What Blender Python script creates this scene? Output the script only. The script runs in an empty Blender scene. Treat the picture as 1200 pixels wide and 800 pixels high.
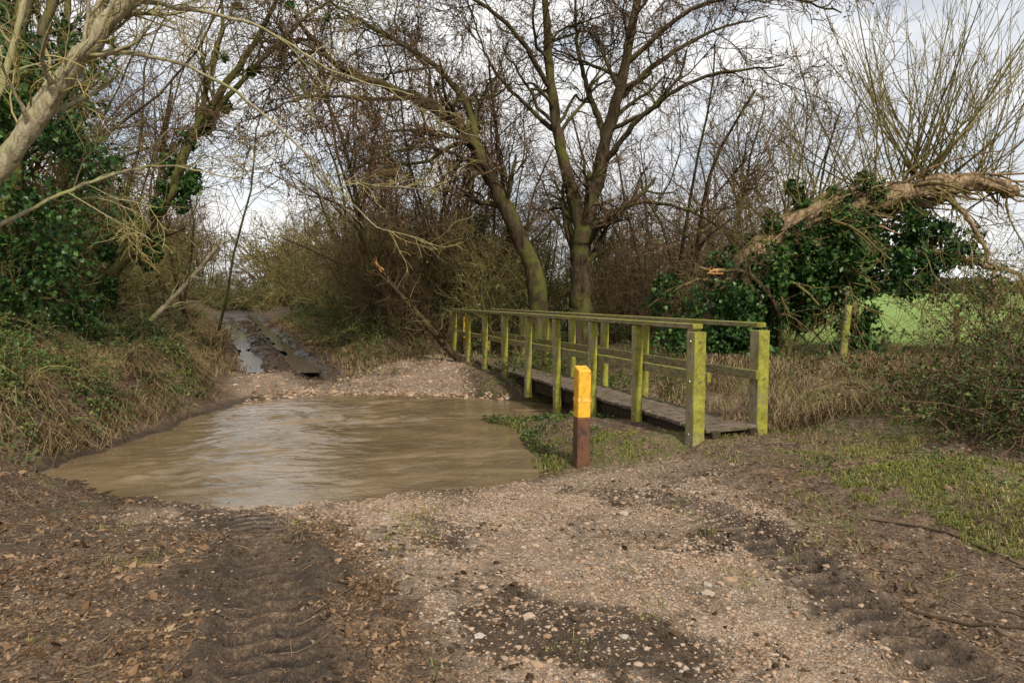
import bpy, math, numpy as np
rng=np.random.default_rng(11)
S=bpy.context.scene
# ------------------------------------------------------------------ helpers
def nrm(a): return a/np.maximum(np.linalg.norm(a,axis=-1,keepdims=True),1e-9)
def sm(t): t=np.clip(t,0,1); return t*t*(3-2*t)
def vn(x,y,s=0.):
    xi=np.floor(x); yi=np.floor(y); fx=x-xi; fy=y-yi
    fx=fx*fx*(3-2*fx); fy=fy*fy*(3-2*fy)
    def h(i,j):
        v=np.sin(i*127.1+j*311.7+s*74.7)*43758.5453
        return v-np.floor(v)
    return (h(xi,yi)*(1-fx)+h(xi+1,yi)*fx)*(1-fy)+(h(xi,yi+1)*(1-fx)+h(xi+1,yi+1)*fx)*fy
def fbm(x,y,s=0.,o=4):
    r=0;a=.5
    for k in range(o):
        r=r+a*(vn(x,y,s+k*3.1)-.5); x=x*2.03+5.2; y=y*2.03+1.7; a*=.5
    return r
class Geo:
    def __init__(s): s.V=[];s.F=[];s.n=0
    def add(s,V,F,m=0):
        V=np.asarray(V,float).reshape(-1,3); F=np.asarray(F,int)
        s.V.append(V); s.F.append((F+s.n,m)); s.n+=len(V)
    def mesh(s,name,mats,smooth=True):
        V=np.concatenate(s.V)
        me=bpy.data.meshes.new(name)
        me.vertices.add(len(V)); me.vertices.foreach_set('co',V.astype(np.float32).ravel())
        lv=np.concatenate([f.ravel() for f,_ in s.F]); tot=np.concatenate([np.full(len(f),f.shape[1]) for f,_ in s.F])
        mi=np.concatenate([np.full(len(f),m) for f,m in s.F])
        st=np.concatenate([[0],np.cumsum(tot)[:-1]])
        me.loops.add(len(lv)); me.loops.foreach_set('vertex_index',lv.astype(np.int32))
        me.polygons.add(len(tot)); me.polygons.foreach_set('loop_start',st.astype(np.int32))
        me.polygons.foreach_set('material_index',mi.astype(np.int32))
        me.polygons.foreach_set('use_smooth',np.full(len(tot),smooth))
        for m in mats: me.materials.append(m)
        me.update(calc_edges=True)
        return me
    def obj(s,name,mats,smooth=True,parent=None):
        return place(name,s.mesh(name,mats,smooth),parent)
def place(name,me,parent=None,loc=(0,0,0),rz=0,sc=1):
    o=bpy.data.objects.new(name,me); S.collection.objects.link(o)
    o.location=loc; o.rotation_euler=(0,0,rz); o.scale=(sc,sc,sc) if np.isscalar(sc) else sc
    if parent: o.parent=parent
    return o
def empty(name):
    o=bpy.data.objects.new(name,None); S.collection.objects.link(o); return o
def tubes(g,P,R,s=4,m=0):
    N,K,_=P.shape
    T=nrm(np.gradient(P,axis=1)); d=np.abs(P[:,-1]-P[:,0]); ref=np.eye(3)[np.argmin(d,axis=1)][:,None,:]
    U=nrm(np.cross(T,ref)); W=np.cross(T,U)
    a=np.arange(s)*2*math.pi/s
    V=P[:,:,None,:]+R[:,:,None,None]*(np.cos(a)[None,None,:,None]*U[:,:,None,:]+np.sin(a)[None,None,:,None]*W[:,:,None,:])
    b=(np.arange(N)*K*s)[:,None,None]; k=(np.arange(K-1)*s)[None,:,None]; j=np.arange(s)[None,None,:]; j2=(j+1)%s
    F=np.stack([b+k+j,b+k+j2,b+k+s+j2,b+k+s+j],-1).reshape(-1,4)
    g.add(V,F,m)
def walk(p0,d0,L,K,wob,trop):
    N=len(p0); P=np.zeros((N,K,3)); P[:,0]=p0; d=nrm(d0); L=np.broadcast_to(L,(N,))
    for k in range(1,K):
        d=nrm(d+wob*rng.normal(size=(N,3))+np.array([0,0,trop])); P[:,k]=P[:,k-1]+d*(L/(K-1))[:,None]
    return P
def grow(P,R,n,t0,t1,L0,L1,ang,K,wob,trop,ratio,rmin,end=.35):
    N,KK,_=P.shape
    ln=np.linalg.norm(P[:,-1]-P[:,0],axis=1)+1e-6
    i=rng.choice(N,n,p=ln/ln.sum()); t=rng.uniform(t0,t1,n); f=t*(KK-1); k=np.minimum(f.astype(int),KK-2); a=(f-k)[:,None]
    p=P[i,k]*(1-a)+P[i,k+1]*a; T=nrm(P[i,k+1]-P[i,k]); r=R[i,k]*(1-a[:,0])+R[i,k+1]*a[:,0]
    q=nrm(np.cross(rng.normal(size=(n,3)),T)); an=ang*rng.uniform(.6,1.35,n)[:,None]
    d=np.cos(an)*T+np.sin(an)*q
    L=rng.uniform(L0,L1,n)*(1-.35*t)
    Q=walk(p,d,L,K,wob,trop)
    r0=np.maximum(r*ratio,rmin)
    RR=np.maximum(r0[:,None]*np.linspace(1,end,K)[None],rmin*.7)
    return Q,RR
def limb(pts,r0,r1,K=28,knob=.04):
    pts=np.array(pts,float); n=len(pts)
    e=np.vstack([2*pts[0]-pts[1],pts,2*pts[-1]-pts[-2]])
    t=np.linspace(0,n-1-1e-6,K); i=t.astype(int); f=(t-i)[:,None]
    a,b,c,d=e[i],e[i+1],e[i+2],e[i+3]
    P=.5*((2*b)+(c-a)*f+(2*a-5*b+4*c-d)*f**2+(3*b-a-3*c+d)*f**3)
    P[1:-1]+=rng.normal(size=(K-2,3))*knob*r0
    R=np.linspace(r0,r1,K)*(1+.06*rng.normal(size=K))
    return P,R
def leaves(g,C,size,m=0,droop=0.,fold=.25,asp=.75,flatz=0.):
    n=len(C); s=size*rng.uniform(.6,1.4,n)[:,None]
    d=rng.normal(size=(n,3))+np.array([0,0,-droop]); d[:,2]*=(1-flatz); d=nrm(d)
    rr=rng.normal(size=(n,3)); rr[:,2]+=flatz*3
    q=nrm(np.cross(d,rr)); w=np.cross(d,q)
    b=C; tip=C+d*s; mid=C+d*s*.42
    l=mid+q*s*asp*.5+w*s*fold; r=mid-q*s*asp*.5+w*s*fold
    V=np.stack([b,l,tip,r],1); o=(np.arange(n)*4)[:,None]
    g.add(V,np.concatenate([o+[0,1,2],o+[0,2,3]]),m)
def blades(g,B,h,w,lean,m=0,dirv=None,droop=.5):
    n=len(B); h=h*rng.uniform(.5,1.4,n)[:,None]
    a=rng.uniform(0,2*math.pi,n); ld=np.stack([np.cos(a),np.sin(a),0*a],1)
    if dirv is not None: ld=nrm(ld*.9+np.array(dirv))
    sd=nrm(np.cross(ld+.6*rng.normal(size=(n,3)),[0,0,1.]))*w
    le=lean*rng.uniform(.3,1.5,n)[:,None]
    up=np.array([0,0,1.])
    m1=B+h*(up*.55+ld*le*.35); tp=B+h*(up*(1-droop*le)+ld*le)
    V=np.stack([B-sd,B+sd,m1+sd*.8,m1-sd*.8,tp],1); o=(np.arange(n)*5)[:,None]
    g.add(V,o+[0,1,2,3],m)
    g.F.append((o+[3,2,4]+g.n-len(V)*5,m))
def box(g,c,u,v,w,hu,hv,hw,m=0):
    c,u,v,w=[np.array(q,float) for q in (c,u,v,w)]
    V=[c+u*hu*a+v*hv*b+w*hw*d for d in(-1,1) for b in(-1,1) for a in(-1,1)]
    g.add(V,[[0,2,3,1],[4,5,7,6],[0,1,5,4],[2,6,7,3],[0,4,6,2],[1,3,7,5]],m)
# ------------------------------------------------------------------ materials
def mat(name):
    m=bpy.data.materials.new(name); m.use_nodes=True; nt=m.node_tree
    return m,nt,nt.nodes['Principled BSDF']
def dmat(name):
    m=bpy.data.materials.new(name); m.use_nodes=True; nt=m.node_tree; nt.nodes.clear()
    d=nt.nodes.new('ShaderNodeBsdfDiffuse'); o=nt.nodes.new('ShaderNodeOutputMaterial'); nt.links.new(d.outputs[0],o.inputs[0])
    return m,nt,d
def nd(nt,t,**k):
    n=nt.nodes.new(t)
    for a,b in k.items():
        if a in n.inputs: n.inputs[a].default_value=b
        else: setattr(n,a,b)
    return n
def coord(nt,scale=(1,1,1),kind='Object',rot=(0,0,0)):
    tc=nd(nt,'ShaderNodeTexCoord'); mp=nd(nt,'ShaderNodeMapping'); mp.inputs['Scale'].default_value=scale; mp.inputs['Rotation'].default_value=rot
    nt.links.new(tc.outputs[kind],mp.inputs[0]); return mp.outputs[0]
def noise(nt,co,scale,detail=5,rough=.6,dist=0.):
    n=nd(nt,'ShaderNodeTexNoise',Scale=scale,Detail=detail,Roughness=rough,Distortion=dist); nt.links.new(co,n.inputs['Vector']); return n.outputs[0]
def ramp(nt,fac,stops):
    r=nd(nt,'ShaderNodeValToRGB'); nt.links.new(fac,r.inputs[0]); e=r.color_ramp.elements
    while len(e)<len(stops): e.new(.5)
    for i,(p,c) in enumerate(stops): e[i].position=p; e[i].color=(c,c,c,1) if np.isscalar(c) else (*c,1)
    return r.outputs[0]
def mix(nt,f,a,b,bt='MIX'):
    n=nd(nt,'ShaderNodeMix',data_type='RGBA',blend_type=bt)
    for s,v in ((0,f),(6,a),(7,b)):
        if isinstance(v,(int,float)): n.inputs[s].default_value=v
        elif isinstance(v,tuple): n.inputs[s].default_value=(*v,1)
        else: nt.links.new(v,n.inputs[s])
    return n.outputs[2]
def mth(nt,op,a,b=0.,c=None):
    n=nd(nt,'ShaderNodeMath',operation=op)
    for i,v in enumerate((a,b,c)):
        if v is None: continue
        if isinstance(v,(int,float)): n.inputs[i].default_value=v
        else: nt.links.new(v,n.inputs[i])
    return n.outputs[0]
def bump(nt,h,st,dist,nrmin=None):
    b=nd(nt,'ShaderNodeBump',Strength=st,Distance=dist); nt.links.new(h,b.inputs['Height'])
    if nrmin is not None: nt.links.new(nrmin,b.inputs['Normal'])
    return b.outputs[0]
def bark(name,dark,light,moss,mossamt=.5,sc=9):
    m,nt,b=dmat(name); co=coord(nt,(1,1,.3)); co2=coord(nt)
    f=noise(nt,co,sc,4,.7,.4); base=ramp(nt,f,[(.32,dark),(.68,light)])
    g=noise(nt,co2,1.7,3,.7); geo=nd(nt,'ShaderNodeNewGeometry'); sx=nd(nt,'ShaderNodeSeparateXYZ'); nt.links.new(geo.outputs['Normal'],sx.inputs[0])
    mm=mth(nt,'ADD',g,mth(nt,'MULTIPLY',sx.outputs[2],.12)); mf=ramp(nt,mm,[(.62-mossamt*.25,0.),(.78-mossamt*.25,.85)])
    nt.links.new(mix(nt,mf,base,moss),b.inputs[0])
    nt.links.new(bump(nt,f,.9,.04),b.inputs['Normal']); return m
def flat(name,stops,sc=3,gloss=0.,perisl=True):
    m,nt,b=dmat(name) if not gloss else mat(name)
    geo=nd(nt,'ShaderNodeNewGeometry'); f=geo.outputs['Random Per Island']
    if perisl: f=mth(nt,'ADD',mth(nt,'MULTIPLY',noise(nt,coord(nt),sc,1,.6),.5),mth(nt,'MULTIPLY',f,.5))
    else: f=noise(nt,coord(nt),sc,3,.7)
    nt.links.new(ramp(nt,f,stops),b.inputs[0])
    if gloss: b.inputs['Roughness'].default_value=gloss; b.inputs['Specular IOR Level'].default_value=.25
    return m
M_bark=bark('bark_dark',(.018,.013,.008),(.095,.07,.042),(.09,.092,.024),.5)
M_pale=bark('bark_pale',(.17,.145,.085),(.44,.38,.25),(.23,.23,.08),.5,14)
M_mossy=bark('bark_mossy',(.035,.028,.015),(.15,.12,.07),(.13,.133,.033),.8)
M_torn=bark('torn_wood',(.06,.038,.022),(.44,.31,.185),(.10,.10,.033),.2,16)
M_fresh=flat('splintered_wood',[(.3,(.28,.13,.05)),(.7,(.5,.28,.12))],20,0,False)
M_twig=flat('twigs_brown',[(.25,(.055,.034,.020)),(.75,(.195,.13,.075))],.8)
M_twig_o=flat('twigs_olive',[(.25,(.085,.068,.024)),(.75,(.29,.24,.095))],.8)
M_twig_y=flat('twigs_yellow',[(.25,(.15,.12,.042)),(.75,(.43,.355,.155))],.8)
M_stick=flat('fallen_sticks',[(.25,(.05,.035,.022)),(.75,(.22,.165,.105))],.8)
M_ivy=flat('ivy_leaves',[(.25,(.012,.036,.008)),(.6,(.038,.092,.018)),(.85,(.11,.19,.04))],1.2,.38)
M_leafg=flat('bramble_leaves',[(.25,(.028,.048,.012)),(.6,(.07,.11,.022)),(.85,(.17,.175,.05))],1.2,.5)
M_straw=flat('dead_grass',[(.2,(.06,.04,.022)),(.55,(.22,.152,.08)),(.85,(.47,.37,.21))],1.5)
M_grass=flat('grass_blades',[(.2,(.06,.075,.016)),(.5,(.155,.165,.036)),(.85,(.33,.30,.09))],2.)
M_litter=flat('leaf_litter',[(.15,(.04,.023,.013)),(.45,(.14,.082,.045)),(.75,(.28,.185,.11)),(.95,(.46,.36,.25))],2.)
M_stone=flat('pebble',[(.2,(.13,.085,.055)),(.4,(.29,.19,.12)),(.6,(.39,.275,.188)),(.8,(.34,.295,.245)),(.95,(.60,.54,.45))],3.)
M_clod=flat('mud_clod',[(.2,(.03,.02,.013)),(.8,(.10,.068,.043))],3.)
def timber(name,a,bcol,green,amt,axis=(6,6,.6)):
    m,nt,b=dmat(name); co=coord(nt,axis,'Object'); c2=coord(nt)
    f=noise(nt,co,5,6,.7,.6); base=ramp(nt,f,[(.3,a),(.7,bcol)])
    g=noise(nt,c2,3.5,5,.75); geo=nd(nt,'ShaderNodeNewGeometry'); dp=nd(nt,'ShaderNodeVectorMath',operation='DOT_PRODUCT'); nt.links.new(geo.outputs['Normal'],dp.inputs[0]); dp.inputs[1].default_value=(.75,-.6,.2)
    mf=ramp(nt,mth(nt,'ADD',g,mth(nt,'MULTIPLY',dp.outputs['Value'],.16)),[(.60-amt,0.),(.74-amt,.9)])
    gv_=ramp(nt,noise(nt,c2,9,5,.8),[(.35,tuple(q*.5 for q in green)),(.65,green)])
    c=mix(nt,mf,base,gv_)
    dk=ramp(nt,noise(nt,c2,14,5,.8),[(.35,.35),(.55,1.)]); c=mix(nt,.6,c,dk,'MULTIPLY')
    nt.links.new(c,b.inputs[0])
    nt.links.new(bump(nt,f,.8,.012),b.inputs['Normal']); return m
M_post=timber('weathered_post_timber',(.17,.145,.08),(.50,.43,.28),(.34,.325,.045),.165)
M_rail=timber('mossy_rail_timber',(.13,.11,.055),(.38,.33,.19),(.31,.30,.05),.18,(2,2,6))
M_deck=timber('deck_timber',(.07,.055,.042),(.24,.19,.14),(.13,.13,.04),-.04,(2,2,6))
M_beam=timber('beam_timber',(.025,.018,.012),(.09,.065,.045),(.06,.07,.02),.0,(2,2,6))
# ------------------------------------------------------------------ terrain
ZW=-.28
WP=np.array([(-5.0,7.05),(-4.3,6.75),(-3.2,6.13),(-2.46,5.96),(-1.9,6.08),(-.95,6.3),(-.08,6.5),(.22,6.95),(.25,8.0),(-.05,9.0),(-.35,9.9),(1.,9.8),(3,8.9),(5,8.7),(9,8.6),(15,9),(24,11),(24,12.2),(15,10.2),(9,9.8),(5,9.9),(3,10.3),(1,11.3),(-.4,11.8),(-1.7,12.3),(-3.8,12.3),(-4.5,11.7),(-4.75,10.2),(-4.8,8.5)])
def sdpoly(x,y):
    d=np.full(x.shape,1e9); ins=np.zeros(x.shape,bool)
    for i in range(len(WP)):
        a=WP[i]; b=WP[(i+1)%len(WP)]; e=b-a
        t=np.clip(((x-a[0])*e[0]+(y-a[1])*e[1])/(e@e),0,1)
        d=np.minimum(d,(x-a[0]-t*e[0])**2+(y-a[1]-t*e[1])**2)
        if a[1]!=b[1]:
            c=((a[1]>y)!=(b[1]>y))&(x<(b[0]-a[0])*(y-a[1])/(b[1]-a[1])+a[0]); ins^=c
    d=np.sqrt(d); return np.where(ins,-d,d)
def xL(y): return np.where(y<11.5,-4.8,-5.5-(y-12.6)*.437)
def xc(y): return -4.35-(y-13)*.437
def linedist(x,y,a,b):
    a=np.array(a);b=np.array(b);e=(b-a)/np.linalg.norm(b-a)
    return (x-a[0])*e[1]-(y-a[1])*e[0],(x-a[0])*e[0]+(y-a[1])*e[1]
RUTS=[((-.62,2.0),(-2.15,5.5),.20,1.),((2.1,2.2),(1.2,5.6),.15,.6)]
def tread(d,t): return np.clip(2.2*np.sin(t*46+np.abs(d)*20),-1,1)
def leftbank(x,y): return sm((xL(y)-x)/.9)*sm((y-6.7)/1.1)
RISE=.014
def H(x,y,full=True):
    x=np.asarray(x,float);y=np.asarray(y,float)
    sd=sdpoly(x,y)+.42*fbm(x*1.5,y*1.5,5)+.14*fbm(x*6,y*6,6,3)
    h=.02+.0*x
    LB=leftbank(x,y)
    h=h+LB*(.46+.75*fbm(x*1.1,y*1.1,2)+.45*sm((xL(y)-x-.6)/3))
    h=h+.10*np.exp(-((x+3.6)/1.6)**2-((y-4.3)/1.3)**2)
    h=h+.26*np.exp(-((x-3.5)/1.1)**2-((y-5.0)/1.2)**2)
    h=h+.06*np.exp(-((x-2.4)/.7)**2-((y-7.1)/.6)**2)
    h=h+.28*sm((y-10)/1.5)*sm((x-.8)/1.5)*(1-sm((y-20)/8)*.5)
    h=h+.24*sm((x-3.0)/1.2)*sm((y-5.5)/1.5)*sm((9.5-y)/1)
    h=h+RISE*np.clip(y-13,0,60)*sm((2-x)/6)
    rb=sm((x-(xc(y)+1.5))/1.2)*sm((y-14.2-1.6*sm((x+4)/2.5)*1.8)/1.2)*sm((1-x)/2.)
    h=h+.3*rb
    ld=x-xc(y); lm=sm((y-12.8)/1.5)
    h=h-lm*.17*(np.exp(-((ld+.55)/.28)**2)+np.exp(-((ld-.55)/.28)**2))*(np.abs(ld)<2)+lm*sm((2-np.abs(ld))/.5)*(.08*fbm(x*3,y*1.5,9)+.11*np.maximum(fbm(x*7,y*4,19,3),0))
    rm=sm((5.9-y)/.8); press=0
    for a,b,wr,am in RUTS:
        d,t=linedist(x,y,a,b); d=d+.05*np.sin(t*1.7)
        m_=rm*np.exp(-(np.abs(d)/wr)**5); press=np.maximum(press,m_*am)
        h=h-.06*am*m_+am*rm*.05*np.exp(-((np.abs(d)-wr*1.4)/.06)**2)*(1+2.5*fbm(x*7,y*7,91))
        if full: h=h+.024*am*m_*tread(d,t)*sm(.9+3*fbm(x*2,y*2,95))
    d3,t3=linedist(x,y,(.5,1.8),(-.6,5.2)); h=h-.03*np.exp(-(d3/.16)**2)*sm((6-y)/1.)
    wl_=sm((-3.9-x)/.6); wf=sm((y-10.5)/1.)*sm((-.5-x)/.6); wn=sm((7.6-y)/.8)*sm((2.9-x)/1.6)
    w=1.05+wf*1.3*(1-wl_)+wn*1.8*(1-wl_)-.2*wl_
    kk=np.clip(sd/w,0,1); k=.5*kk+.5*sm(kk)
    out=ZW+(h-ZW)*k
    inn=ZW-np.minimum(.4,-.22*np.minimum(sd,0))
    z=np.where(sd>0,out,inn)
    near=1/(1+(np.abs(y)+np.abs(x))/60)
    z=z+.04*fbm(x*1.3,y*1.3,1)*near+.045*fbm(x*6,y*6,3,3)*near*sm(sd/.4)*(1-.85*press)
    if full: z=z+.034*fbm(x*20,y*20,8,3)*(np.hypot(x,y)<22)*(1-.85*press)
    return z
def axis(lo,hi,step,far_lo,far_hi,gr=1.09):
    a=list(np.arange(lo,hi,step)); s=step;v=a[-1];r=[]
    while v<far_hi: s*=gr; v+=s; r.append(v)
    s=step;v=lo;l=[]
    while v>far_lo: s*=gr; v-=s; l.append(v)
    return np.array(l[::-1]+a+r)
xs=axis(-5.8,6,.021,-500,600,1.055); ys=axis(2.0,7,.018,-30,900,1.018)
X,Y=np.meshgrid(xs,ys); Z=H(X,Y)
nx,ny=len(xs),len(ys)
g=Geo(); i=np.arange(ny-1)[:,None]*nx+np.arange(nx-1)[None]
g.add(np.stack([X,Y,Z],-1),np.stack([i,i+1,i+nx+1,i+nx],-1).reshape(-1,4))
def zones(x,y):
    sd=sdpoly(x,y)+.42*fbm(x*1.5,y*1.5,5); n1=fbm(x*1.6,y*1.6,21)*1.0; n2=fbm(x*5,y*5,23); n3=fbm(x*16,y*16,25,3)
    n=n1+.5*n2+.4*n3
    dl,_=linedist(x,y,(-.25,2.6),(-1.65,5.6)); dr,_=linedist(x,y,(2.1,2.6),(2.2,6.2))
    gl=sm((dl+.4*n)/.3); gr=sm((-dr+.9*n)/.6)
    near=gl*gr*sm((7.2-y)/.6)
    near=np.maximum(near,sm((1.0-sd+.3*n)/.5)*(y<7.0)*(x<.1)*sm((x+3.6)/1.))
    hl=np.where(x<-3,14.1,14.2+(x+3)*2.6)
    far=sm((hl-y+.6*n)/.8)*(y>11)*sm((-.6-x+.3*n)/.5)*sm((x-xL(y)-.1)/.4)
    gravel=np.clip(np.maximum(near,far*sm(.85+2*n)),0,1)
    ld=x-xc(y); lane=sm((1.35-np.abs(ld)+.9*n)/.35)*sm((y-12.9+n)/.8)
    gravel=gravel*(1-lane*.85)
    mud=0*x; tw=0*x
    for (a,b,wr,am),amt in zip(RUTS,(.85,.8)):
        d,t=linedist(x,y,a,b); d=d+.05*np.sin(t*1.7)
        tr=tread(d,t)*np.exp(-(np.abs(d)/wr)**5)*(y<5.7)
        mud=np.maximum(mud,(amt-.6*am*np.maximum(tr,0))*sm((wr*2.0-np.abs(d)+.8*n)/.16)*sm((6-y+n)/.8))
        tw=np.maximum(tw,.9*am*np.maximum(-tr,0))
    d3,_=linedist(x,y,(.5,1.8),(-.6,5.2))
    mud=mud+.45*np.exp(-(d3/.2)**2)*sm((6-y)/1)*sm(.4+4*n)
    mud=mud+.7*sm((n-.03)/.08)*np.exp(-((x-.3)/.9)**2-((y-3.0)/.6)**2)
    mud=mud+.6*np.exp(-((x-1.6)/.8)**2-((y-6.4)/.4)**2)*sm(.4+4*n)
    mud=mud+.45*sm((n-.12)/.08)*(y<6.3)*sm((dl+.1)/.2)
    mud=mud+.6*sm((n-.02)/.1)*(y<6.0)*sm((-.2-dl)/.4)
    mud=mud+.8*sm((.22-sd)/.15)*(y>7)*(x<-4.3)
    mud=np.clip(np.maximum(mud,lane),0,1)
    mound=np.exp(-((x-3.3)/1.25)**2-((y-5.0)/1.5)**2)*1.6+np.exp(-((x-1.6)/.8)**2-((y-7.2)/.6)**2)*1.2
    mound=mound+.7*sm((x-2.8)/.6)*sm((y-6.2)/.6)
    grass=np.clip(sm((mound-.55+2.8*n)/.4),0,1)*(1-gravel)*(1-.7*mud)*(sd>.1)
    grass=np.maximum(grass,.7*sm((y-10.8)/1)*sm((x-.8)/1)*sm(.45+2.4*n))
    field=sm((y-15.5)/2)*sm((x-.28*y)/1.5)
    litter=np.clip(1-gravel-mud-grass,0,1)
    wet=np.clip(tw+sm((.40-sd+.3*n)/.4)*(1-.5*(x<-4.6))+1.4*lane*(np.exp(-((ld+.55)/.34)**2)+np.exp(-((ld-.55)/.34)**2)+.2)*sm(.7+3*n),0,1)
    return gravel,mud,grass,field,litter,wet,sd
gv,md,gs,fd,lt,wt,_=zones(X,Y)
me=g.mesh('ground',[])
for nm,(a,b,c) in {'zoneA':(gv,md,gs),'zoneB':(fd,wt,lt)}.items():
    at=me.color_attributes.new(nm,'FLOAT_COLOR','POINT')
    at.data.foreach_set('color',np.stack([a.ravel(),b.ravel(),c.ravel(),np.ones(a.size)],-1).astype(np.float32).ravel())
ground=place('ground',me)
m,nt,b=mat('ground_soil_gravel_grass'); L=nt.links.new
A=nd(nt,'ShaderNodeVertexColor',layer_name='zoneA'); B=nd(nt,'ShaderNodeVertexColor',layer_name='zoneB')
sa=nd(nt,'ShaderNodeSeparateColor'); L(A.outputs[0],sa.inputs[0]); sb=nd(nt,'ShaderNodeSeparateColor'); L(B.outputs[0],sb.inputs[0])
co=coord(nt)
N1=noise(nt,co,7,7,.78); N2=noise(nt,co,55,3,.8,.6); N3=noise(nt,co,1.7,5,.72)
soil=ramp(nt,N1,[(.32,(.05,.031,.018)),(.52,(.13,.084,.05)),(.7,(.25,.175,.113))])
soil=mix(nt,1.,soil,ramp(nt,N2,[(.40,.35),(.62,1.6)]),'MULTIPLY')
def voro(sc):
    v=nd(nt,'ShaderNodeTexVoronoi',Scale=sc); L(co,v.inputs['Vector']); return v
v1=voro(75)
s_=nd(nt,'ShaderNodeSeparateColor'); L(v1.outputs['Color'],s_.inputs[0])
gst=ramp(nt,s_.outputs[0],[(0.,(.11,.07,.044)),(.3,(.25,.165,.104)),(.6,(.35,.245,.167)),(.85,(.38,.32,.25)),(1.,(.56,.49,.40))])
sand=ramp(nt,N2,[(.35,(.155,.103,.064)),(.65,(.36,.262,.174))])
gcol=mix(nt,ramp(nt,N1,[(.42,.1),(.58,.85)]),sand,gst)
gcol=mix(nt,1.,gcol,ramp(nt,N3,[(.34,.62),(.6,1.08)]),'MULTIPLY')
mudc=ramp(nt,N1,[(.32,(.03,.02,.012)),(.68,(.125,.084,.053))]); mudc=mix(nt,1.,mudc,ramp(nt,N2,[(.42,.6),(.62,1.35)]),'MULTIPLY')
grs=ramp(nt,N2,[(.35,(.055,.05,.02)),(.52,(.125,.127,.035)),(.68,(.27,.25,.07))])
grs=mix(nt,ramp(nt,N1,[(.45,0.),(.6,.8)]),grs,soil)
fld=ramp(nt,N3,[(.3,(.14,.225,.04)),(.7,(.21,.31,.06))])
c=mix(nt,sa.outputs[0],soil,gcol)
c=mix(nt,mth(nt,'MULTIPLY',sa.outputs[2],.8),c,grs); c=mix(nt,sa.outputs[1],c,mudc); c=mix(nt,sb.outputs[0],c,fld)
c=mix(nt,sb.outputs[1],c,mix(nt,1.,c,(.45,.42,.385),'MULTIPLY'))
L(c,b.inputs['Base Color'])
b.inputs['Specular IOR Level'].default_value=.4
rg=ramp(nt,sb.outputs[1],[(0.,.95),(1.,.13)]); L(mth(nt,'ADD',rg,mth(nt,'MULTIPLY',mth(nt,'SUBTRACT',N1,.5),.4)),b.inputs['Roughness'])
hh=mth(nt,'SUBTRACT',N2,mth(nt,'MULTIPLY',v1.outputs['Distance'],mth(nt,'MULTIPLY',sa.outputs[0],.7)))
L(bump(nt,hh,.9,.02),b.inputs['Normal'])
me.materials.append(m)
# ------------------------------------------------------------------ water
g=Geo()
wx=np.arange(-6,25,.03); wy=np.arange(5.3,13.2,.03); WX,WY=np.meshgrid(wx,wy)
flow=np.exp(-((WX+2.9-.3*(WY-9))/1.2)**2)*1.1+.40+1.1*np.exp(-((WY-10.5-.15*WX-.3*np.sin(WX*1.3))/.35)**2)
bx=WX+.6*fbm(WX*.7,WY*.7,71); by=WY+.6*fbm(WX*.7,WY*.7,72)
wh=flow*(.040*fbm(bx*1.4+by*1.0,by*3.6-bx*1.2,31,2)+.030*fbm(bx*4+by*2,by*8-bx*3,33,2))
wh=wh+.010*np.sin((by*1.0-bx*.3)*20+4*fbm(bx*2,by*2,35))*np.exp(-((WX+2.6-.3*(WY-9))/1.0)**2)*sm(.6+3*fbm(bx,by,37))
i=np.arange(len(wy)-1)[:,None]*len(wx)+np.arange(len(wx)-1)[None]
g.add(np.stack([WX,WY,ZW+wh*sm(-sdpoly(WX,WY)/.4+.15)],-1),np.stack([i,i+1,i+len(wx)+1,i+len(wx)],-1).reshape(-1,4))
def watermat(name,c0,c1,bs=.2):
    m,nt,b=mat(name); co=coord(nt,(1,2.0,1),rot=(0,0,.35))
    b.inputs['Roughness'].default_value=.015; b.inputs['IOR'].default_value=1.55
    nt.links.new(ramp(nt,noise(nt,co,.9,4,.6,.6),[(.36,c0),(.64,c1)]),b.inputs['Base Color'])
    nt.links.new(bump(nt,noise(nt,co,7,2,.5,.8),bs,.03),b.inputs['Normal']); return m
mw=watermat('muddy_water',(.125,.086,.045),(.21,.15,.083))
g.obj('stream_water',[mw])
g=Geo()
for off in (-.55,.55):
    yy=np.arange(13.6,36,.1); wd=.15+.17*np.clip(fbm(yy*.9,yy*0+off,51)*4+.45,-.45,1)
    cx=xc(yy)+off+.10*fbm(yy*1.5,yy*0,52); zc=.02+RISE*(yy-13)*sm((2-cx)/6)-.06
    V=np.stack([np.stack([cx+f*np.maximum(wd,.0)*(1+.5*fbm(yy*5,yy*0+f,53)),yy,zc],-1) for f in (-1,-.3,.3,1)],1)
    n=len(yy); ii=(np.arange(n-1)*4)[:,None]+np.arange(3)[None]
    g.add(V,np.stack([ii,ii+1,ii+5,ii+4],-1).reshape(-1,4))
g.obj('puddle_water',[watermat('puddle_water',(.06,.048,.034),(.10,.08,.06),.1)])
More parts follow.
